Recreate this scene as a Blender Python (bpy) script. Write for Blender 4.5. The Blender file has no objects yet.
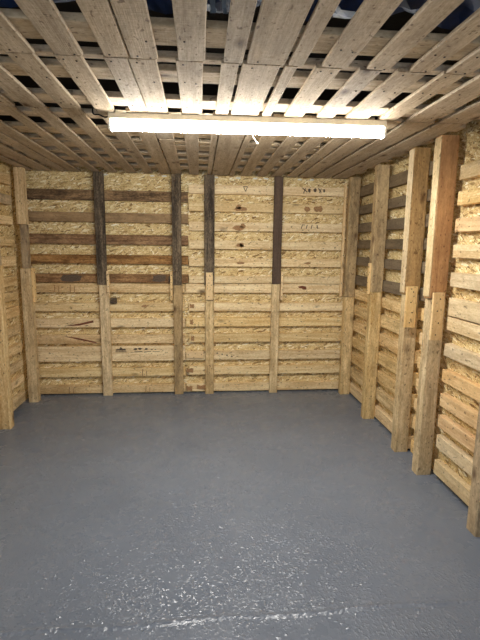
import bpy, bmesh, math, random
from mathutils import Matrix, Vector
R = random.Random(7)
S = bpy.context.scene
COL = S.collection

# ------------------------------------------------------------------ materials
def lin(c):
    return tuple((v/255/12.92) if v/255 <= .04045 else ((v/255+.055)/1.055)**2.4 for v in c) + (1,)

class NT:
    def __init__(s, name):
        s.m = bpy.data.materials.new(name); s.m.use_nodes = True
        s.t = s.m.node_tree; s.t.nodes.clear()
        s.out = s.n('ShaderNodeOutputMaterial')
    def n(s, typ, **kw):
        nd = s.t.nodes.new(typ)
        for k, v in kw.items():
            if k.startswith('i_'):
                key = k[2:]
                nd.inputs[int(key) if key.isdigit() else key.replace('_', ' ')].default_value = v
            else: setattr(nd, k, v)
        return nd
    def l(s, a, b): s.t.links.new(a, b)
    def math(s, op, a, b=None):
        nd = s.n('ShaderNodeMath', operation=op)
        for i, v in enumerate((a, b)):
            if v is None: continue
            if isinstance(v, (int, float)): nd.inputs[i].default_value = v
            else: s.l(v, nd.inputs[i])
        return nd.outputs[0]
    def ramp(s, fac, stops):
        nd = s.n('ShaderNodeValToRGB'); e = nd.color_ramp.elements
        while len(e) > 1: e.remove(e[-1])
        e[0].position, e[0].color = stops[0]
        for p, c in stops[1:]:
            k = e.new(p); k.color = c
        s.l(fac, nd.inputs[0]); return nd.outputs[0]
    def mix(s, fac, a, b, mode='MIX'):
        nd = s.n('ShaderNodeMix', data_type='RGBA', blend_type=mode)
        for i, v in ((0, fac), (6, a), (7, b)):
            if isinstance(v, (int, float, tuple)): nd.inputs[i].default_value = v
            else: s.l(v, nd.inputs[i])
        return nd.outputs[2]
    def noise(s, vec, scale=1, detail=3, rough=.55, dist=0):
        nd = s.n('ShaderNodeTexNoise', i_Scale=scale, i_Detail=detail, i_Roughness=rough, i_Distortion=dist)
        s.l(vec, nd.inputs['Vector']); return nd.outputs['Fac']
    def scale(s, vec, sc, rot=(0, 0, 0), loc=(0, 0, 0)):
        nd = s.n('ShaderNodeMapping'); nd.inputs['Scale'].default_value = sc
        nd.inputs['Rotation'].default_value = rot; nd.inputs['Location'].default_value = loc
        s.l(vec, nd.inputs['Vector']); return nd.outputs[0]

def g(v): return (v, v, v, 1)

def wood(name, light, dark, knot=(70, 42, 24), knots=.5, blotch=None, blotch_amt=.5, saw=.4, vary=.22, con=1.0, specks=.6):
    """sawn timber: grain runs along the object's local X"""
    w = NT(name)
    tc = w.n('ShaderNodeTexCoord'); oi = w.n('ShaderNodeObjectInfo')
    rnd = w.math('MULTIPLY', oi.outputs['Random'], 53.7)
    add = w.n('ShaderNodeVectorMath', operation='ADD')
    w.l(tc.outputs['Object'], add.inputs[0]); w.l(rnd, add.inputs[1])
    v = add.outputs[0]
    gr = w.noise(w.scale(v, (1.6, 26, 26)), 1, 6, .62, .6)
    fine = w.noise(w.scale(v, (7, 150, 150)), 1, 3, .6)
    big = w.noise(w.scale(v, (3, 8, 8)), 1, 3, .6)
    sawn = w.noise(w.scale(v, (160, 9, 9)), 1, 2, .6)
    spk = w.noise(w.scale(v, (45, 95, 95), loc=(3, 7, 5)), 1, 3, .7)
    gg = w.math('ADD', w.math('ADD', w.math('MULTIPLY', gr, .50), w.math('MULTIPLY', spk, .38)), w.math('ADD', w.math('MULTIPLY', fine, .18), w.math('MULTIPLY', big, .20)))
    gg = w.math('SUBTRACT', gg, .08)
    c = w.ramp(gg, [(.55-.15/con, lin(dark)), (.555, lin([.45*a+.55*b for a, b in zip(dark, light)])), (.555+.145/con, lin(light))])
    if blotch:
        bl = w.ramp(w.noise(w.scale(v, (6, 16, 16), loc=(9, 3, 1)), 1, 6, .72), [(.46, g(0)), (.60, g(1))])
        c = w.mix(w.math('MULTIPLY', bl, blotch_amt), c, lin(blotch))
    # knots and dark streak around them
    vo = w.n('ShaderNodeTexVoronoi', feature='F1', i_Scale=1.0, i_Randomness=1.0)
    w.l(w.scale(v, (4.2, 8.5, 8.5), loc=(2.1, .4, .7)), vo.inputs['Vector'])
    sep = w.n('ShaderNodeSeparateColor'); w.l(vo.outputs['Color'], sep.inputs[0])
    on = w.math('LESS_THAN', sep.outputs[0], knots)
    kd = w.ramp(vo.outputs['Distance'], [(.05, g(1)), (.13, g(.55)), (.24, g(0))])
    c = w.mix(w.math('MULTIPLY', w.math('MULTIPLY', kd, on), .85), c, lin(knot))
    # small dark nail-like specks
    sp = w.ramp(w.noise(w.scale(v, (34, 60, 60)), 1, 1, .5), [(.66, g(0)), (.73, g(1))])
    c = w.mix(w.math('MULTIPLY', sp, specks), c, lin(knot))
    hsv = w.n('ShaderNodeHueSaturation'); w.l(c, hsv.inputs['Color'])
    w.l(w.math('ADD', w.math('MULTIPLY', oi.outputs['Random'], vary), 1-vary/2), hsv.inputs['Value'])
    r2 = w.math('FRACT', w.math('MULTIPLY', oi.outputs['Random'], 17.3))
    w.l(w.math('ADD', w.math('MULTIPLY', r2, .2), .9), hsv.inputs['Saturation'])
    b = w.n('ShaderNodeBsdfPrincipled', i_Roughness=.82)
    b.inputs['Specular IOR Level'].default_value = .25
    w.l(hsv.outputs[0], b.inputs['Base Color'])
    bp = w.n('ShaderNodeBump', i_Strength=.5, i_Distance=.004)
    w.l(w.math('ADD', w.math('ADD', fine, gr), w.math('MULTIPLY', sawn, saw)), bp.inputs['Height'])
    w.l(bp.outputs[0], b.inputs['Normal']); w.l(b.outputs[0], w.out.inputs[0])
    return w.m

def osb(name, axes):
    """oriented strand board; axes = the two world axes of the sheet"""
    w = NT(name)
    tc = w.n('ShaderNodeTexCoord'); sx = w.n('ShaderNodeSeparateXYZ'); w.l(tc.outputs['Object'], sx.inputs[0])
    cb = w.n('ShaderNodeCombineXYZ')
    w.l(sx.outputs[axes[0]], cb.inputs[0]); w.l(sx.outputs[axes[1]], cb.inputs[1])
    v = cb.outputs[0]
    wob = w.n('ShaderNodeTexNoise', i_Scale=9.0, i_Detail=2.0); w.l(v, wob.inputs['Vector'])
    layers, masks = [], []
    for k, a in enumerate((.15, 1.0, -.75, -.2)):
        vo = w.n('ShaderNodeTexVoronoi', feature='F1', i_Scale=1.0)
        m = w.n('ShaderNodeVectorMath', operation='ADD')
        sc = w.n('ShaderNodeVectorMath', operation='SCALE'); sc.inputs['Scale'].default_value = .03
        w.l(wob.outputs['Color'], sc.inputs[0]); w.l(v, m.inputs[0]); w.l(sc.outputs[0], m.inputs[1])
        w.l(w.scale(w.scale(m.outputs[0], (1, 1, 1), rot=(0, 0, a), loc=(k*3.7, k*1.3, 0)), (22, 84, 1)), vo.inputs['Vector'])
        sp = w.n('ShaderNodeSeparateColor'); w.l(vo.outputs['Color'], sp.inputs[0])
        layers.append(sp); masks.append(vo.outputs['Distance'])
    h = layers[0].outputs[0]
    for k in (1, 2, 3):
        f = w.math('GREATER_THAN', layers[k].outputs[1], .52)
        mx = w.n('ShaderNodeMix', data_type='FLOAT')
        w.l(f, mx.inputs[0]); w.l(h, mx.inputs[2]); w.l(layers[k].outputs[0], mx.inputs[3]); h = mx.outputs[0]
    c = w.ramp(h, [(0, lin((128, 98, 58))), (.12, lin((192, 162, 110))), (.45, lin((217, 190, 136))), (.80, lin((228, 204, 150))), (.93, lin((246, 228, 182))), (1, lin((255, 246, 214)))])
    fib = w.noise(w.scale(v, (70, 120, 1), rot=(0, 0, .3)), 1, 4, .7)
    c = w.mix(.75, c, w.ramp(fib, [(.32, g(.22)), (.68, g(.84))]), 'OVERLAY')
    grit = w.noise(v, 130, 3, .7)
    c = w.mix(.6, c, w.ramp(grit, [(.36, g(.20)), (.66, g(.84))]), 'OVERLAY')
    ds = w.ramp(w.noise(w.scale(v, (38, 55, 1)), 1, 2, .5), [(.68, g(0)), (.75, g(1))])
    c = w.mix(w.math('MULTIPLY', ds, .5), c, lin((96, 66, 36)))
    b = w.n('ShaderNodeBsdfPrincipled', i_Roughness=.75); b.inputs['Specular IOR Level'].default_value = .3
    w.l(c, b.inputs['Base Color'])
    bp = w.n('ShaderNodeBump', i_Strength=.6, i_Distance=.004)
    w.l(w.math('ADD', h, fib), bp.inputs['Height']); w.l(bp.outputs[0], b.inputs['Normal'])
    w.l(b.outputs[0], w.out.inputs[0]); return w.m

def plain(name, c, rough=.6, metal=0.0, var=.15, sc=30):
    w = NT(name); tc = w.n('ShaderNodeTexCoord')
    nz = w.noise(tc.outputs['Object'], sc, 4, .6)
    col = w.ramp(nz, [(.3, lin([x*(1-var) for x in c])), (.7, lin([min(255, x*(1+var)) for x in c]))])
    b = w.n('ShaderNodeBsdfPrincipled', i_Roughness=rough, i_Metallic=metal)
    w.l(col, b.inputs['Base Color'])
    bp = w.n('ShaderNodeBump', i_Strength=.3, i_Distance=.003); w.l(nz, bp.inputs['Height']); w.l(bp.outputs[0], b.inputs['Normal'])
    w.l(b.outputs[0], w.out.inputs[0]); return w.m

def floor_paint():
    w = NT('grey_floor_paint'); tc = w.n('ShaderNodeTexCoord'); v = tc.outputs['Object']
    big = w.noise(v, 1.3, 4, .6)
    c = w.ramp(big, [(.35, lin((106, 114, 127))), (.65, lin((114, 122, 135)))])
    b = w.n('ShaderNodeBsdfPrincipled'); w.l(c, b.inputs['Base Color'])
    b.inputs['Specular IOR Level'].default_value = .5
    w.l(w.ramp(w.noise(v, 5, 4, .6), [(.3, g(.22)), (.7, g(.32))]), b.inputs['Roughness'])
    # brushed-out grit: clusters of small pimples and pits under the paint
    clus = w.ramp(w.noise(v, 3.2, 4, .65), [(.40, g(0)), (.62, g(1))])
    pim = w.ramp(w.noise(w.scale(v, (75, 55, 60)), 1, 2, .5), [(.50, g(0)), (.62, g(1))])
    mott = w.noise(v, 22, 4, .6)
    h = w.math('ADD', w.math('MULTIPLY', w.math('MULTIPLY', pim, clus), 1.0), w.math('MULTIPLY', mott, .35))
    bp = w.n('ShaderNodeBump', i_Strength=.45, i_Distance=.003)
    w.l(h, bp.inputs['Height']); w.l(bp.outputs[0], b.inputs['Normal'])
    w.l(b.outputs[0], w.out.inputs[0]); return w.m

def emis(name, c, side, down):
    # LED batten: the strip shines down, the sides of the diffuser glow less
    w = NT(name); e = w.n('ShaderNodeEmission'); e.inputs[0].default_value = c
    ge = w.n('ShaderNodeNewGeometry'); sp = w.n('ShaderNodeSeparateXYZ'); w.l(ge.outputs['Normal'], sp.inputs[0])
    dn = w.math('MAXIMUM', w.math('MULTIPLY', sp.outputs[2], -1.0), 0.0)
    w.l(w.math('ADD', w.math('MULTIPLY', dn, down), side), e.inputs[1])
    w.l(e.outputs[0], w.out.inputs[0]); return w.m

M = {
 'pale':   wood('pale_pine', (242, 218, 170), (188, 152, 102), knots=.4, vary=.2, con=1.5),
 'slat':   wood('pale_slat', (246, 225, 178), (206, 173, 121), knots=.4, vary=.18, con=1.5),
 'ceil':   wood('ceiling_timber', (212, 195, 169), (154, 135, 110), knots=.35, blotch=(150, 134, 114), blotch_amt=.35, saw=.9, vary=.16),
 'cross':  wood('cross_timber', (224, 206, 176), (176, 154, 124), knots=.3, blotch=(140, 122, 98), blotch_amt=.4),
 'brown':  wood('brown_timber', (186, 146, 98), (112, 78, 48), knots=.4, blotch=(74, 52, 34), blotch_amt=.55, vary=.2, con=1.7),
 'umber':  wood('stained_timber', (172, 138, 94), (92, 70, 46), knots=.4, blotch=(52, 41, 32), blotch_amt=.7, vary=.12, con=1.7),
 'dkgrey': wood('weathered_slat', (140, 122, 96), (98, 84, 64), knots=.2, blotch=(74, 63, 50), blotch_amt=.4, vary=.15),
 'black':  wood('blackened_post', (140, 122, 97), (54, 46, 38), knots=.3, blotch=(42, 37, 32), blotch_amt=.5, vary=.1, con=1.6),
 'plum':   wood('reddish_post', (106, 86, 70), (66, 53, 44), knots=.2, vary=.1),
 'grypost':wood('greyed_post', (212, 187, 145), (148, 124, 92), knots=.4, blotch=(96, 82, 64), blotch_amt=.5, vary=.15),
 'bpost':  wood('brown_post', (192, 160, 116), (134, 106, 72), knots=.4, blotch=(100, 82, 60), blotch_amt=.45, vary=.12),
 'orange': wood('orange_post', (206, 160, 108), (156, 112, 70), knots=.4, blotch=(136, 96, 60), blotch_amt=.35, vary=.08),
 'mott':   wood('mottled_post', (240, 217, 170), (180, 150, 104), knots=.5, blotch=(136, 112, 78), blotch_amt=.4, vary=.12, con=1.3),
 'gpale':  wood('silvered_slat', (242, 224, 186), (196, 170, 128), knots=.3, blotch=(168, 144, 108), blotch_amt=.45, vary=.1),
 'pink':   wood('pinkish_slat', (242, 214, 168), (200, 162, 116), knots=.3, blotch=(172, 132, 94), blotch_amt=.35, vary=.1),
 'cleat':  wood('fresh_batten', (242, 214, 164), (214, 178, 124), knots=.1, vary=.06),
 'osb_b':  osb('strand_board_back', (0, 2)),
 'osb_s':  osb('strand_board_side', (1, 2)),
 'floor':  floor_paint(),
 'roof':   plain('dark_roof_felt', (34, 31, 30), .9),
 'nail':   plain('rusty_nail', (58, 44, 36), .6, .4),
 'ink':    plain('black_ink', (76, 64, 52), .85, sc=140, var=.6),
 'bruise': plain('brown_stain', (146, 112, 76), .85, sc=110, var=.4),
 'red':    plain('red_knot', (104, 58, 36), .8, sc=80, var=.4),
 'blue':   plain('blue_tarpaulin_cloth', (20, 44, 84), .5, sc=12, var=.35),
 'strap':  plain('grey_strap', (120, 130, 140), .5),
 'cream':  plain('cream_enamel', (232, 226, 206), .4, var=.03),
 'white':  plain('white_plastic', (240, 238, 230), .4, var=.03),
 'lump':   plain('matt_white', (236, 232, 220), .9, var=.1),
 'tube':   emis('lit_diffuser', (1, .975, .92, 1), 36.0, 156.0),
}

# ------------------------------------------------------------------ helpers
def tag(o, label=None, cat=None, group=None, kind=None):
    if label: o['label'] = label
    if cat: o['category'] = cat
    if group: o['group'] = group
    if kind: o['kind'] = kind
    return o

def link(o, parent=None):
    COL.objects.link(o)
    if parent is not None:
        o.parent = parent
        o.matrix_parent_inverse = WORLD[parent].inverted()
    WORLD[o] = o.matrix_basis.copy()
    return o
WORLD = {}

def empty(name, loc):
    o = bpy.data.objects.new(name, None); o.empty_display_size = .05; o.location = loc
    return link(o)

def mesh_obj(name, bm, m, parent=None, mat=Matrix()):
    me = bpy.data.meshes.new(name); bmesh.ops.recalc_face_normals(bm, faces=bm.faces[:])
    bm.to_mesh(me); bm.free(); me.materials.append(M[m] if isinstance(m, str) else m)
    o = bpy.data.objects.new(name, me); o.matrix_basis = mat
    return link(o, parent)

PERM = {'x': Matrix(), 'y': Matrix.Rotation(math.pi/2, 4, 'Z'), 'z': Matrix.Rotation(-math.pi/2, 4, 'Y')}
def board(name, b, m, axis='x', parent=None, bow=.0012, ch=.003, twist=0.0, wane=.0):
    """a sawn board filling bounds b=(x0,x1,y0,y1,z0,z1), grain along axis"""
    x0, x1, y0, y1, z0, z1 = b
    d = (x1-x0, y1-y0, z1-z0)
    L, W, T = {'x': (d[0], d[1], d[2]), 'y': (d[1], d[0], d[2]), 'z': (d[2], d[1], d[0])}[axis]
    ch = min(ch, W*.2, T*.2)
    bm = bmesh.new(); n = max(3, int(L/.09)); rings = []
    ph = [R.uniform(0, 6.28) for _ in range(4)]
    for i in range(n+1):
        t = i/n; x = (t-.5)*L
        # bows only ever make the board slimmer than its bounds
        s = (math.sin(t*5.1+ph[0])*.5+math.sin(t*11+ph[1])*.5)*bow
        s2 = (math.sin(t*4.3+ph[2])*.5+math.sin(t*13+ph[3])*.5)*bow
        hw0 = W/2-bow-s-R.random()*wane; hw1 = W/2-bow+s2-R.random()*wane; ht = T/2
        pts = [(-hw0+ch, -ht), (hw1-ch, -ht), (hw1, -ht+ch), (hw1, ht-ch), (hw1-ch, ht), (-hw0+ch, ht), (-hw0, ht-ch), (-hw0, -ht+ch)]
        ex = 0
        rings.append([bm.verts.new((x + (R.uniform(-.0015, 0)*(1 if i else -1) if i in (0, n) else 0), p, q)) for p, q in pts])
    for a, c in zip(rings, rings[1:]):
        for k in range(8):
            bm.faces.new((a[k], a[(k+1) % 8], c[(k+1) % 8], c[k]))
    bm.faces.new(rings[0][::-1]); bm.faces.new(rings[-1])
    mat = Matrix.Translation(((x0+x1)/2, (y0+y1)/2, (z0+z1)/2)) @ Matrix.Rotation(twist, 4, 'Z') @ PERM[axis]
    return mesh_obj(name, bm, m, parent, mat)

def box_bm(bm, x0, x1, y0, y1, z0, z1, bev=0):
    r = bmesh.ops.create_cube(bm, size=1, matrix=Matrix.Translation(((x0+x1)/2, (y0+y1)/2, (z0+z1)/2)) @ Matrix.Diagonal((x1-x0, y1-y0, z1-z0, 1)))
    if bev:
        ed = list({e for v in r['verts'] for e in v.link_edges})
        bmesh.ops.bevel(bm, geom=ed, offset=bev, segments=2, affect='EDGES')

NAIL = None
def nail(parent, p, axis):
    """nail head lying on a face whose normal is axis"""
    global NAIL
    if NAIL is None:
        bm = bmesh.new(); bmesh.ops.create_cone(bm, cap_ends=True, segments=8, radius1=.0045, radius2=.0035, depth=.003)
        NAIL = bpy.data.meshes.new('nail'); bm.to_mesh(NAIL); bm.free(); NAIL.materials.append(M['nail'])
    o = bpy.data.objects.new('nail', NAIL)
    rot = Vector((0, 0, 1)).rotation_difference(Vector(axis)).to_matrix().to_4x4()
    o.matrix_basis = Matrix.Translation(p) @ rot
    return link(o, parent)

def ordinal(i):
    return ['first','second','third','fourth','fifth','sixth','seventh','eighth','ninth','tenth','eleventh','twelfth','thirteenth','fourteenth','fifteenth','sixteenth','seventeenth','eighteenth','nineteenth','twentieth'][i]

# ------------------------------------------------------------------ setting
H = 2.2
YB, XR, XL = 4.50, 1.567, -1.66          # front planes of the slats on the back, right and left walls
TH = .040
def shell(name, b, m):
    bm = bmesh.new(); box_bm(bm, *b)
    return tag(mesh_obj(name, bm, m), kind='structure')
shell('wall_back', (-1.78, 1.70, YB+TH+.004, YB+TH+.05, 0, 2.56), 'osb_b')
shell('wall_right', (XR+TH+.008, XR+TH+.06, -.4, YB+TH+.004, 0, 2.56), 'osb_s')
shell('wall_left', (XL-TH-.06, XL-TH-.012, -.4, YB+TH+.004, 0, 2.56), 'osb_s')
shell('ceiling', (-1.78, 1.70, -.4, YB+.08, 2.56, 2.60), 'roof')

# painted concrete floor with a ridge where two pours meet
bm = bmesh.new()
box_bm(bm, -1.78, 1.70, -1.2, YB+.08, -.08, 0)
def ridge(x0, x1, y, yb, w, h, seed):
    rr = random.Random(seed); n = int((x1-x0)/.012); prev = None
    prof = (-1, -.5, -.15, .15, .5, 1)
    for i in range(n+1):
        x = x0+(x1-x0)*i/n; t = i/n
        yc = y+(yb-y)*t+.006*math.sin(x*9+seed)+rr.uniform(-.002, .002)
        hh = h*(.55+.6*rr.random())*(1 if .02 < t < .98 else 0)
        zz = (0, .45, 1, .85, .3, 0)
        row = [bm.verts.new((x, yc+p*w*(.8+.4*rr.random()), z*hh*(.7+.5*rr.random())+.0002)) for p, z in zip(prof, zz)]
        if prev:
            for k in range(5): bm.faces.new((prev[k], row[k], row[k+1], prev[k+1]))
        prev = row
ridge(-.95, 1.50, 1.605, 1.632, .019, .0055, 1)
ridge(.20, .95, 3.14, 3.17, .014, .0015, 5)
ridge(-.50, -.10, 3.02, 3.05, .012, .0010, 9)
# grit and brush specks caught under the paint
rg = random.Random(21)
def speck(x, y):
    r = rg.choice((.004, .005, .005, .006, .008)); hgt = r*rg.uniform(.24, .42); a0 = rg.uniform(0, 6.28)
    st = rg.uniform(.8, 1.9)
    ring = [bm.verts.new((x+r*st*math.cos(a0+k*1.0472)*rg.uniform(.8, 1.2), y+r*math.sin(a0+k*1.0472)*rg.uniform(.8, 1.2), .0001)) for k in range(6)]
    top = bm.verts.new((x+rg.uniform(-.3, .3)*r, y+rg.uniform(-.3, .3)*r, hgt))
    for k in range(6): bm.faces.new((ring[k], ring[(k+1) % 6], top))
for cx, cy_, sx_, sy_, n in ((.15, 1.69, .30, .06, 500), (.10, 1.86, .36, .12, 520), (-.42, 1.78, .18, .10, 260), (.48, 1.95, .16, .16, 240), (-.05, 2.15, .45, .22, 460), (.2, 2.7, .7, .35, 160)):
    for _ in range(int(n*1.45)): speck(rg.gauss(cx, sx_), rg.gauss(cy_, sy_))
for _ in range(420): speck(rg.gauss(.12, .36), 1.622+rg.gauss(0, .018))
for _ in range(1500): speck(rg.uniform(-1.3, 1.35), rg.uniform(1.3, 3.3))
tag(mesh_obj('floor', bm, 'floor'), kind='structure')

# ------------------------------------------------------------------ wall slats
def slat(b, m, axis, label, group, **kw):
    return tag(board('wooden_plank', b, m, axis, **kw), label, 'slat', group, 'thing')

def mark(name, parent, polys, m, y=None, th=.0007):
    """flat marks (x,z polygons) on the back wall slats"""
    y = YB if y is None else y
    for poly in polys:
        bm = bmesh.new()
        f = bm.faces.new([bm.verts.new((x, y+.0002, z)) for x, z in poly])
        r = bmesh.ops.extrude_face_region(bm, geom=[f])
        for v in r['geom']:
            if isinstance(v, bmesh.types.BMVert): v.co.y -= th
        mesh_obj(name, bm, m, parent)

def blob(cx, cz, rx, rz, n=9, rough=.35, rr=R):
    return [(cx+rx*math.cos(a)*(1+rr.uniform(-rough, rough*.4)), cz+rz*math.sin(a)*(1+rr.uniform(-rough, rough*.4))) for a in [6.283*k/n for k in range(n)]]
def stroke(xa, za, xb, zb, w):
    dx, dz = xb-xa, zb-za; l = math.hypot(dx, dz); px, pz = -dz/l*w/2, dx/l*w/2
    return [(xa+px, za+pz), (xb+px, zb+pz), (xb-px*.6, zb-pz*.6), (xa-px*.6, za-pz*.6)]

XSL, XSR = -.112, -.105      # where the two upper panels of the back wall meet
UL = [(1.942, 2.038), (1.737, 1.828), (1.526, 1.62), (1.338, 1.424), (1.152, 1.237)]
UR = [(2.026, 2.112), (1.857, 1.943), (1.671, 1.757), (1.492, 1.578), (1.32, 1.402), (1.15, 1.224)]
LO = [(.015, .100), (.190, .278), (.352, .505), (.536, .624), (.702, .790), (.866, .950), (1.054, 1.144)]
LOR = [(.015, .100), (.196, .284), (.354, .444), (.542, .630), (.706, .796), (.867, .952), (1.054, 1.144)]
back = {}
ulm = ['umber', 'bpost', 'brown', 'brown', 'brown']
uld = ['dark-stained brown', 'greyish brown', 'reddish brown', 'mid brown streaked', 'blotchy dark brown']
for i, (a, b) in enumerate(UL):
    back['UL', i] = slat((-1.64, XSL, YB, YB+TH+.0055, a, b), ulm[i], 'x',
        f'{uld[i]} horizontal slat, {ordinal(i)} from the ceiling on the left half of back wall', 'brown slats on the upper left of the back wall', wane=.004 if i < 2 else .001)
for i, (a, b) in enumerate(UR):
    back['UR', i] = slat((XSR, 1.555, YB, YB+TH+.0055, a, b), 'slat', 'x',
        f'pale pine slat, {ordinal(i)} from the ceiling on the right half of back wall', 'pale slats on the upper right of the back wall')
for i, (a, b) in enumerate(LO):
    back['LL', i] = slat((-1.64, -.150, YB, YB+TH+.0055, a, b), 'slat' if i % 3 else 'pale', 'x',
        f'pale pine slat, {ordinal(i)} up from the floor on the left half of back wall', 'pale slats on the lower left of the back wall')
for i, (a, b) in enumerate(LOR):
    back['LR', i] = slat((-.140 + (.03 if i in (1, 3, 5) else 0), 1.555, YB, YB+TH+.0055, a, b), 'slat', 'x',
        f'pale pine slat, {ordinal(i)} up from the floor on the right half of back wall', 'pale slats on the lower right of the back wall')

# smudged black stencils, knots and torn patches on the back wall slats
def logo(cx, cz, s):
    return [[(cx-.055*s, cz), (cx-.04*s, cz+.018*s), (cx-.018*s, cz+.016*s), (cx, cz+.038*s), (cx+.02*s, cz+.016*s), (cx+.042*s, cz+.018*s), (cx+.055*s, cz)],
            stroke(cx-.055*s, cz-.014*s, cx+.055*s, cz-.014*s, .010*s)]
p = back['LL', 2]
mark('stencil_mark', p, logo(-.80, .462, 1.0) +
     [blob(-.655, .476, .022, .012), blob(-.61, .480, .020, .014), stroke(-.665, .446, -.585, .449, .009)] +
     [blob(-.545, .476, .018, .012), stroke(-.565, .446, -.50, .448, .007), blob(-.49, .470, .012, .006), blob(-.455, .471, .012, .005), stroke(-.48, .447, -.41, .448, .005)], 'ink')
p = back['LR', 2]
mark('stencil_mark', p, [blob(-.11+.042*k, .430+.004*(k % 2), .013, .007) for k in range(5)] + [blob(.18+.05*k, .425-.012*k, .012, .007) for k in range(4)], 'ink')
p = back['UR', 0]
mark('stencil_mark', p, [stroke(.43, 2.10, .47, 2.10, .008), stroke(.43, 2.10, .45, 2.055, .008), stroke(.47, 2.10, .45, 2.055, .007)], 'ink')
mark('stencil_mark', p, [stroke(1.02, 2.098, 1.07, 2.06, .012), stroke(1.05, 2.10, 1.03, 2.05, .010), blob(1.09, 2.078, .016, .02), blob(1.15, 2.082, .02, .018), stroke(1.18, 2.10, 1.21, 2.06, .012), stroke(1.21, 2.10, 1.19, 2.06, .009), blob(1.24, 2.08, .012, .018)], 'ink')
p = back['UR', 1]
mark('stain', p, [blob(.40, 1.885, .075, .026), blob(.385, 1.908, .03, .03)], 'bruise')
mark('stencil_mark', p, [blob(1.075, 1.90, .032, .032, 11), blob(1.19, 1.902, .048, .034, 12)], 'bruise')
p = back['UR', 2]
mark('stain', p, [blob(.385, 1.705, .07, .03), blob(.43, 1.722, .03, .026)], 'bruise')
mark('stencil_mark', p, [stroke(1.03+.05*k, 1.742, 1.02+.05*k+(.02 if k == 3 else 0), 1.705, .011) for k in range(4)] + [stroke(1.03, 1.742, 1.06, 1.74, .008)], 'ink')
mark('stain', back['UR', 3], [blob(.42, 1.535, .03, .026), blob(.40, 1.53, .045, .02)], 'bruise')
mark('stain', back['UR', 4], [blob(.41, 1.355, .05, .016), blob(1.1, 1.36, .04, .012)], 'bruise')
mark('red_knot', back['LR', 6], [blob(1.045, 1.115, .05, .013), blob(1.075, 1.098, .028, .012)], 'red')
p = back['LL', 4]
mark('spike_knot', p, [[(-1.36, .715), (-1.20, .742), (-1.06, .775), (-1.06, .752), (-1.20, .722)]], 'red')
mark('spike_knot', back['LL', 3], [[(-1.36, .615), (-1.22, .598), (-1.04, .552), (-1.04, .540), (-1.22, .578)]], 'red')
mark('knot', back['LL', 5], [blob(-.55, .915, .035, .018), blob(-.52, .922, .012, .008)], 'bruise')
mark('stain', back['UL', 4], [[(-.47, 1.168), (-.40, 1.160), (-.345, 1.17), (-.335, 1.226), (-.40, 1.232), (-.46, 1.222)], [(-.315, 1.162), (-.26, 1.158), (-.205, 1.17), (-.20, 1.23), (-.27, 1.228), (-.31, 1.218)]], 'ink')
mark('stain', back['UL', 4], [[(-1.34, 1.165), (-1.25, 1.158), (-1.17, 1.172), (-1.15, 1.215), (-1.22, 1.232), (-1.33, 1.226), (-1.36, 1.19)]], 'ink')
for key, x, z, rx, rz in ((('LR', 5), -.08, .92, .024, .026), (('LR', 4), -.085, .755, .016, .030), (('LR', 3), -.075, .585, .017, .03), (('LR', 1), -.105, .245, .038, .026), (('LR', 0), .02, .06, .055, .03), (('LR', 0), -.11, .05, .03, .03)):
    mark('torn_patch', back[key], [[(x-rx, z-rz*R.uniform(.6, 1)), (x-rx*.3, z-rz*.8), (x+rx*.9, z-rz), (x+rx, z+rz*.7), (x+rx*.4, z+rz*R.uniform(.5, 1)), (x-rx*.2, z+rz*.5), (x-rx*.9, z+rz)]], 'bruise')
for key, xs in ((('LL', 0), (-1.33, -.56)), (('LL', 1), (-.59,)), (('LL', 6), (-1.42, -1.27))):
    for x in xs:
        a, b = LO[key[1]]
        mark('stain', back[key], [stroke(x, a+.004, x+.004, b-.015, .012), stroke(x+.04, a+.004, x+.043, b-.03, .010)], 'bruise')

# short offcut nailed on in the narrow bay
o = board('offcut', (-.140, .035, YB-.016, YB+.002, .376, .452), 'cleat', 'x')
tag(o, 'short pale offcut nailed across the narrow bay near the foot of back wall', 'offcut')
for x in (-.12, .015): nail(o, (x, YB-.017, .415), (0, -1, 0))

# right wall: slats between the posts, far panel then near panel
RU = [(2.016, 2.108), (1.845, 1.925), (1.672, 1.757), (1.515, 1.594), (1.35, 1.43), (1.155, 1.245)]
RL = [(.020, .118), (.190, .288), (.350, .448), (.517, .615), (.686, .784), (.848, .946), (1.014, 1.10)]
NU = [(1.934, 2.02), (1.783, 1.866), (1.625, 1.706), (1.468, 1.549), (1.29, 1.378), (1.106, 1.218)]
NL = [(.030, .125), (.215, .303), (.360, .442), (.505, .590), (.670, .752), (.842, .925), (1.012, 1.098)]
for i, (a, b) in enumerate(RU):
    slat((XR, XR+TH+.0095, 2.845, 4.44, a, b), 'dkgrey', 'y', f'dark weathered slat, {ordinal(i)} from the ceiling at the far end of right wall', 'dark slats on the upper right wall')
for i, (a, b) in enumerate(RL):
    slat((XR, XR+TH+.0095, 3.045, 4.44, a, b), 'mott' if i % 2 else 'pale', 'y', f'tan slat, {ordinal(i)} up from the floor at the far end of right wall', 'tan slats on the lower far right wall')
for i, (a, b) in enumerate(NL):
    slat((XR-.022, XR+TH+.0095, 2.79, 2.955, a+.012, b+.012), 'cleat', 'y', f'short pale slat end between third and fourth right posts, {ordinal(i)} up from floor', 'short slat ends between the right wall posts')
for i, (a, b) in enumerate(NU):
    slat((XR, XR+TH+.0095, 1.0, 2.668, a, b), ['gpale', 'slat', 'pink', 'slat', 'gpale', 'gpale'][i], 'y', f'pale slat, {ordinal(i)} from the ceiling on the near part of right wall', 'pale slats on the upper near right wall')
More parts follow.
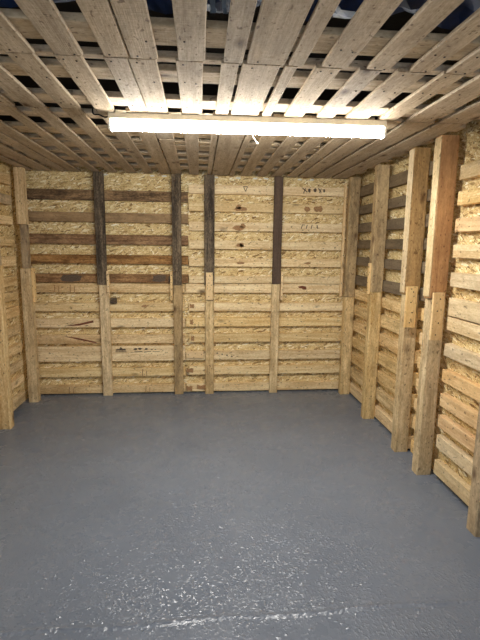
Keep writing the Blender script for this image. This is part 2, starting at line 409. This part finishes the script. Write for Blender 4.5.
for i, (a, b) in enumerate(NL):
    slat((XR, XR+TH+.0095, 1.0, 2.668, a, b), ['gpale', 'gpale', 'pink', 'pink', 'pink', 'gpale', 'slat'][i], 'y', f'pale slat, {ordinal(i)} up from the floor on the near part of right wall', 'pale slats on the lower near right wall')

# left wall
LU = [(2.03, 2.12), (1.86, 1.94), (1.686, 1.757), (1.502, 1.58), (1.326, 1.41), (1.151, 1.235)]
LL = [(.045, .135), (.234, .305), (.372, .445), (.528, .612), (.708, .788), (.871, .96), (1.02, 1.10)]
for i, (a, b) in enumerate(LU):
    slat((XL-TH-.0135, XL, 2.9, 4.235, a, b), ['pale', 'grypost', 'pale', 'mott', 'pale', 'pale'][i], 'y', f'dull tan slat, {ordinal(i)} from the ceiling on the left wall', 'slats on the upper left wall')
for i, (a, b) in enumerate(LL):
    slat((XL-TH-.0135, XL, 2.9, 4.235, a, b), 'pale' if i % 2 else 'mott', 'y', f'tan slat, {ordinal(i)} up from the floor on the left wall', 'slats on the lower left wall')

# ------------------------------------------------------------------ posts
def post(base, label, group):
    t = empty('timber_post', base); return tag(t, label, 'post', group)
G1 = 'upright posts on the back wall'; G2 = 'upright posts on the right wall'; G3 = 'upright posts on the left wall'
PY0, PY1 = 4.456, YB-.001
def up(t, b, m, name): return board(name, b, m, 'z', t, bow=.002, ch=.005, wane=.0015)
def cleat(t, b, nx, ny, nz):
    c = board('splice_batten', b, 'cleat', 'z', t, ch=.002); c['label'] = 'pale nailed splice batten'
    x0, x1, y0, y1, z0, z1 = b
    for k in range(4):
        z = z0+(z1-z0)*(.12+.25*k)
        off = (.012 if k % 2 else -.010)
        if ny: nail(c, ((x0+x1)/2+off*(.6 if x1-x0 > .03 else .2), y0-.001 if ny < 0 else y1+.001, z), (0, ny, 0))
        else: nail(c, (x0-.001 if nx < 0 else x1+.001, (y0+y1)/2+off*.5, z), (nx, 0, 0))
    return c

# back wall, left to right
t = post((-.945, 4.48, 0), 'leftmost upright post on back wall, blackened above and pale below', G1)
up(t, (-1.000, -.905, PY0, PY1, 1.135, 2.198), 'black', 'upper_length'); up(t, (-.985, -.890, PY0, PY1, 0, 1.132), 'mott', 'lower_length')
cleat(t, (-.905, -.880, PY0-.020, PY0-.001, 1.03, 1.27), 0, -1, 0)
bm = bmesh.new(); box_bm(bm, -.884, -.822, PY0+.018, PY1-.001, .945, 1.005, .004)
mesh_obj('dark_knot_block', bm, 'black', t)['label'] = 'small dark block beside the post'
t = post((-.22, 4.48, 0), 'second upright post from left on back wall, blackened full height', G1)
up(t, (-.268, -.178, PY0, PY1, 1.135, 2.198), 'black', 'upper_length'); up(t, (-.262, -.172, PY0, PY1, 0, 1.132), 'grypost', 'lower_length')
cleat(t, (-.292, -.269, PY0-.004, PY1-.002, .985, 1.268), 0, -1, 0)
t = post((.10, 4.48, 0), 'third upright post from left on back wall, grey-black with pale batten on its front', G1)
up(t, (.046, .146, PY0, PY1, 1.135, 2.198), 'black', 'upper_length'); up(t, (.056, .142, PY0, PY1, 0, 1.132), 'mott', 'lower_length')
cleat(t, (.062, .130, PY0-.024, PY0-.001, .990, 1.262), 0, -1, 0)
t = post((.78, 4.48, 0), 'rightmost upright post on back wall, reddish black above and tan below', G1)
up(t, (.733, .818, PY0, PY1, 1.150, 2.198), 'plum', 'upper_length'); up(t, (.728, .812, PY0, PY1, 0, 1.147), 'mott', 'lower_length')
cleat(t, (.820, .843, PY0-.004, PY1-.002, .985, 1.272), 0, -1, 0)

# right wall, from the far corner towards the camera
PX0, PX1 = 1.465, XR-.001
def rpost(y0, y1, um, lm, zs, label, ox=0.0, dy=0.0):
    t = post(((PX0+PX1)/2, (y0+y1)/2, 0), label, G2)
    up(t, (PX0+ox, PX1, y0+dy, y1+dy, zs, 2.198), um, 'upper_length'); up(t, (PX0, PX1, y0, y1, 0, zs-.003), lm, 'lower_length')
    return t
t = rpost(4.365, 4.44, 'grypost', 'mott', 1.03, 'tan upright post in the far right corner of the room', -.002)
cleat(t, (1.428, 1.450, 4.42, 4.452, 1.03, 2.15), 0, -1, 0)
t = rpost(3.685, 3.765, 'grypost', 'mott', 1.15, 'pale grey upright post, second from the back corner on right wall', -.004)
cleat(t, (1.440, 1.460, 3.70, 3.735, 1.13, 1.395), -1, 0, 0)
t = rpost(3.035, 3.115, 'bpost', 'mott', 1.20, 'brown weathered upright post, third from the back corner on right wall', -.012)
cleat(t, (1.452, 1.530, 2.998, 3.022, .965, 1.258), 0, -1, 0)
c = up(t, (PX0-.017, PX0-.0125, 3.037, 3.113, 1.21, 2.190), 'gpale', 'face_strip'); c['label'] = 'pale mottled face strip'
t = rpost(2.690, 2.772, 'orange', 'mott', 1.21, 'orange-brown upright post, fourth from the back corner on right wall', -.012)
cleat(t, (1.462, 1.535, 2.654, 2.678, .945, 1.25), 0, -1, 0)
c = up(t, (PX0-.017, PX0-.0125, 2.692, 2.770, 1.22, 2.190), 'gpale', 'face_strip'); c['label'] = 'pale mottled face strip'
t = rpost(2.035, 2.125, 'grypost', 'grypost', 1.15, 'greyed upright post nearest the camera at the right edge')  # greyed, blotchy timber over its full height

# left wall
QX0, QX1 = XL+.001, -1.571
t = post((-1.615, 4.34, 0), 'upright post at the back end of left wall, in the corner', G3)
up(t, (QX0, QX1-.008, 4.300, 4.385, 1.70, 2.198), 'pale', 'upper_length'); up(t, (QX0+.022, QX1-.01, 4.300, 4.385, 1.30, 1.697), 'grypost', 'middle_length')
up(t, (QX0, QX1, 4.297, 4.385, 0, 1.297), 'mott', 'lower_length')
cleat(t, (QX1+.001, QX1+.022, 4.33, 4.38, .98, 1.30), 1, 0, 0)
t = post((-1.615, 3.69, 0), 'upright post on left wall cut off by the left edge', G3)
up(t, (QX0, QX1, 3.650, 3.735, 1.35, 2.198), 'grypost', 'upper_length'); up(t, (QX0, QX1+.004, 3.648, 3.735, 0, 1.347), 'pale', 'lower_length')

# ------------------------------------------------------------------ ceiling
TB = .016
RA = [(-.870, -.770), (-.698, -.588), (-.522, -.418), (-.347, -.256), (-.251, -.148), (-.077, .024), (.090, .164), (.176, .322), (.336, .395), (.462, .566), (.640, .735), (.808, .900), (.962, 1.062), (1.118, 1.26)]
RB = [(-1.05, -.915), (-.875, -.770), (-.695, -.596), (-.528, -.428), (-.352, -.264), (-.262, -.158), (-.089, .016), (.083, .151), (.163, .309), (.327, .376), (.443, .547), (.616, .710), (.770, .895), (.955, 1.052), (1.113, 1.256), (1.306, 1.46)]
RC = [(-1.64, -1.55), (-1.515, -1.375), (-1.33, -1.225), (-1.215, -1.118), (-1.012, -.94), (-.86, -.774), (-.697, -.60), (-.526, -.44), (-.378, -.272), (-.264, -.166), (-.097, -.004), (.072, .114), (.121, .281), (.288, .332), (.39, .49), (.55, .643), (.70, .80), (.85, .945), (.965, 1.10), (1.13, 1.28), (1.31, 1.46)]
rows = [(RA, .62, 1.798, 'nearest the camera', 'boards of the ceiling row nearest the camera'),
        (RB, 1.804, 2.462, 'in front of the light', 'boards of the ceiling row in front of the light'),
        (RC, 2.468, 4.492, 'behind the light', 'boards of the ceiling row behind the light')]
for lst, y0, y1, where, grp in rows:
    for i, (a, b) in enumerate(lst):
        if lst is RC and i == 9: yy0 = 3.065
        else: yy0 = y0
        width = 'wide' if b-a > .125 else 'narrow' if b-a < .08 else 'grey-tan'
        side = f'{ordinal(i)} from the left' if i < len(lst)/2 else f'{ordinal(len(lst)-1-i)} from the right' if i < len(lst)-1 else 'last at the right'
        if lst is RA:          # the first and last board of this row lie just outside the photo
            k, n = i-1, len(lst)-2
            side = f'{ordinal(k)} from the left' if k < n/2 else f'{ordinal(n-1-k)} from the right'
            if i == 0: side = 'beyond the left edge,'
            if i == len(lst)-1: side = 'beyond the right edge,'
        elif i == 0: side = 'last at the left'
        o = board('ceiling_board', (a, b, yy0, y1-R.uniform(0, .004), H, H+TB), 'ceil', 'y', twist=math.radians(R.uniform(-.18, .18)) if b-a < .14 and i not in (8, 9, 11, 12, 13) else 0)
        tag(o, f'{width} ceiling board, {side} in the row {where}', 'ceiling board', grp, 'thing')
        ys = {0: (1.64, 1.775), 1: (1.835, 2.02, 2.37), 2: (3.38, 3.95)}[rows.index((lst, y0, y1, where, grp))]
        for y in ys:
            for k, f in enumerate((.28, .72)):
                if b-a > .08 and R.random() < .5 and not (lst is RC and i == 9 and y < 3.1):
                    nail(o, (a+(b-a)*f, y+.012*k, H-.001), (0, 0, -1))
o = board('ceiling_board', (-.270, -.160, 2.468, 3.058, H, H+TB), 'ceil', 'y')
tag(o, 'short ceiling board running from the light to a butt joint behind it', 'ceiling board', rows[2][4], 'thing')

CB = [(1.575, 1.722), (1.822, 1.868), (1.948, 2.080), (2.304, 2.445), (2.60, 2.70), (2.92, 3.08), (3.21, 3.27), (3.31, 3.48), (3.60, 3.70), (3.84, 4.00), (4.16, 4.30)]
cdesc = ['just in front of the first joint line', 'narrow one right behind the first joint line', 'second one behind the joint line', 'one just in front of the light', 'one directly behind the light',
         'second one behind the light', 'narrow third one behind the light', 'wide fourth one behind the light', 'fifth one behind the light', 'sixth one behind the light', 'last one before the back wall']
for (a, b), dsc in zip(CB, cdesc):
    o = board('ceiling_cross_board', (-1.64, 1.54, a, b, H+TB+.001, H+TB+.027), 'cross', 'x')
    tag(o, f'timber crossing above the ceiling boards, {dsc}', 'cross board', 'timbers crossing above the ceiling boards', 'thing')

# things in the dark gap above the boards
bm = bmesh.new(); nx, ny = 70, 8; vs = []
for i in range(nx+1):
    for j in range(ny+1):
        x = -1.3+2.75*i/nx; y = 1.45+.36*j/ny
        vs.append(bm.verts.new((x, y+.012*math.sin(x*7), 2.385+.018*math.sin(x*11+j*.7)+.012*math.sin(x*23-j*1.3)+R.uniform(-.006, .006))))
for i in range(nx):
    for j in range(ny):
        k = i*(ny+1)+j; bm.faces.new((vs[k], vs[k+1], vs[k+ny+2], vs[k+ny+1]))
o = mesh_obj('blue_tarpaulin', bm, 'blue'); md = o.modifiers.new('thick', 'SOLIDIFY'); md.thickness = .003
tag(o, 'crumpled dark blue tarpaulin seen through the gaps above the ceiling boards', 'tarpaulin')
bm = bmesh.new()
for x, w, l in ((.045, .016, .09), (.085, .012, .10)):
    pr = None
    for k in range(9):
        y = 1.60+.02*math.sin(k*.9+x*30); z = 2.372-l*k/8
        r = [bm.verts.new((x-w/2+.004*math.sin(k), y, z)), bm.verts.new((x+w/2+.004*math.sin(k), y, z)), bm.verts.new((x+w/2, y+.003, z)), bm.verts.new((x-w/2, y+.003, z))]
        if pr:
            for q in range(4): bm.faces.new((pr[q], pr[(q+1) % 4], r[(q+1) % 4], r[q]))
        else: bm.faces.new(r[::-1])
        pr = r
    bm.faces.new(pr)
    if x < .06: pass
box_bm(bm, .03, .10, 1.59, 1.62, 2.368, 2.378, .003)
o = mesh_obj('hanging_strap', bm, 'strap')
tag(o, 'grey strap with two loose ends hanging above the ceiling boards at top centre', 'strap')

# small white lumps where the back wall meets the ceiling
fx = [-.91+.012, -.455, -.34, .16, .38, .55, .66, 1.0, 1.12]
for i, x in enumerate(fx):
    bm = bmesh.new(); bmesh.ops.create_icosphere(bm, subdivisions=2, radius=1)
    for v in bm.verts: v.co *= 1+R.uniform(-.18, .12)
    o = mesh_obj('white_lump', bm, 'lump', None, Matrix.Translation((x, YB+TH+.001, 2.186)) @ Matrix.Diagonal((.026, .009, .009, 1)))
    tag(o, f'white foam dab on the ceiling line of back wall, {ordinal(i) if i else "leftmost"} from left' if i else 'white lump on the ceiling line of back wall, leftmost one', 'lump', 'white lumps along the top of the back wall')

# ------------------------------------------------------------------ LED batten light
la, lb = Vector((-.470, 2.520, 0)), Vector((1.005, 2.478, 0))
ang = math.atan2(lb.y-la.y, lb.x-la.x); Ln = (lb-la).length; mid = (la+lb)/2
t = empty('ceiling_light', (mid.x, mid.y, H)); tag(t, 'long lit white tube light fixed under the ceiling boards', 'light')
LM = Matrix.Translation((mid.x, mid.y, 0)) @ Matrix.Rotation(ang, 4, 'Z')
bm = bmesh.new(); box_bm(bm, -Ln/2, Ln/2, -.031, .031, 2.168, H-.0015, .003); mesh_obj('housing', bm, 'cream', t, LM)
bm = bmesh.new(); rings = []
for x in (-Ln/2+.018, Ln/2-.018):
    rings.append([bm.verts.new((x, -.029*math.cos(a), 2.166-.050*(math.sin(a)**.55 if math.sin(a) > 0 else 0))) for a in [math.pi*k/14 for k in range(15)]])
for k in range(14): bm.faces.new((rings[0][k], rings[0][k+1], rings[1][k+1], rings[1][k]))
bm.faces.new((rings[0][0], rings[1][0], rings[1][14], rings[0][14])); bm.faces.new(rings[0]); bm.faces.new(rings[1])
mesh_obj('diffuser', bm, 'tube', t, LM)
for s in (-1, 1):
    bm = bmesh.new(); x0, x1 = sorted((s*(Ln/2-.017), s*(Ln/2+.001))); box_bm(bm, x0, x1, -.032, .032, 2.112, 2.167, .006); mesh_obj('end_cap', bm, 'white', t, LM)
def tube(pts, r, name, m, parent):
    bm = bmesh.new(); rings = []; P = [Vector(p) for p in pts]
    Q = []
    for i in range(len(P)-1):          # smooth path through the points
        p0, p1, p2, p3 = P[max(i-1, 0)], P[i], P[i+1], P[min(i+2, len(P)-1)]
        for k in range(5):
            t = k/5; Q.append(.5*((2*p1)+(p2-p0)*t+(2*p0-5*p1+4*p2-p3)*t*t+(3*p1-p0-3*p2+p3)*t**3))
    Q.append(P[-1])
    for i, q in enumerate(Q):
        d = (Q[min(i+1, len(Q)-1)]-Q[max(i-1, 0)]).normalized(); a = d.orthogonal().normalized(); c = d.cross(a)
        if rings:
            a = (prev-d*prev.dot(d)).normalized(); c = d.cross(a)
        prev = a
        rings.append([bm.verts.new(q+r*(a*math.cos(x)+c*math.sin(x))) for x in [k*math.pi/4 for k in range(8)]])
    for u_, v_ in zip(rings, rings[1:]):
        for k in range(8): bm.faces.new((u_[k], u_[(k+1) % 8], v_[(k+1) % 8], v_[k]))
    bm.faces.new(rings[0][::-1]); bm.faces.new(rings[-1])
    return mesh_obj(name, bm, m, parent)
tube([(-.468, 2.515, 2.185), (-.49, 2.51, 2.178), (-.515, 2.50, 2.186), (-.545, 2.50, 2.190), (-.55, 2.51, 2.23)], .004, 'power_cable', 'roof', t)
tube([(.27, 2.556, 2.19), (.285, 2.585, 2.150), (.315, 2.62, 2.112), (.33, 2.63, 2.098)], .0022, 'cable_tie', 'white', t)

# ------------------------------------------------------------------ world, camera
w = bpy.data.worlds.new('World'); S.world = w; w.use_nodes = True
bg = w.node_tree.nodes['Background']; bg.inputs[0].default_value = (.80, .88, 1, 1); bg.inputs[1].default_value = 1.0

f, yaw, pit, rol, h = 444.8, math.radians(5.23), math.radians(9.43), math.radians(.69), 1.524
cy, sy, cp, sp = math.cos(yaw), math.sin(yaw), math.cos(pit), math.sin(pit)
fw = Vector((sy*cp, cy*cp, -sp)); rt = Vector((cy, -sy, 0)); u = rt.cross(fw)
r2 = math.cos(rol)*rt+math.sin(rol)*u; u2 = -math.sin(rol)*rt+math.cos(rol)*u
cam = bpy.data.cameras.new('Camera'); co = bpy.data.objects.new('Camera', cam); COL.objects.link(co)
mw = Matrix.Identity(4)
for i in range(3): mw[i][0], mw[i][1], mw[i][2] = r2[i], u2[i], -fw[i]
mw[2][3] = h
co.matrix_world = mw
cam.sensor_fit = 'AUTO'; cam.sensor_width = 36; cam.lens = f/640*36; cam.clip_start = .02
S.camera = co
S.view_settings.view_transform = 'Standard'; S.view_settings.look = 'None'
S.view_settings.gamma = 1; S.view_settings.use_curve_mapping = False
S.view_settings.exposure = 0.14
S.cycles.max_bounces = 8; S.cycles.diffuse_bounces = 6
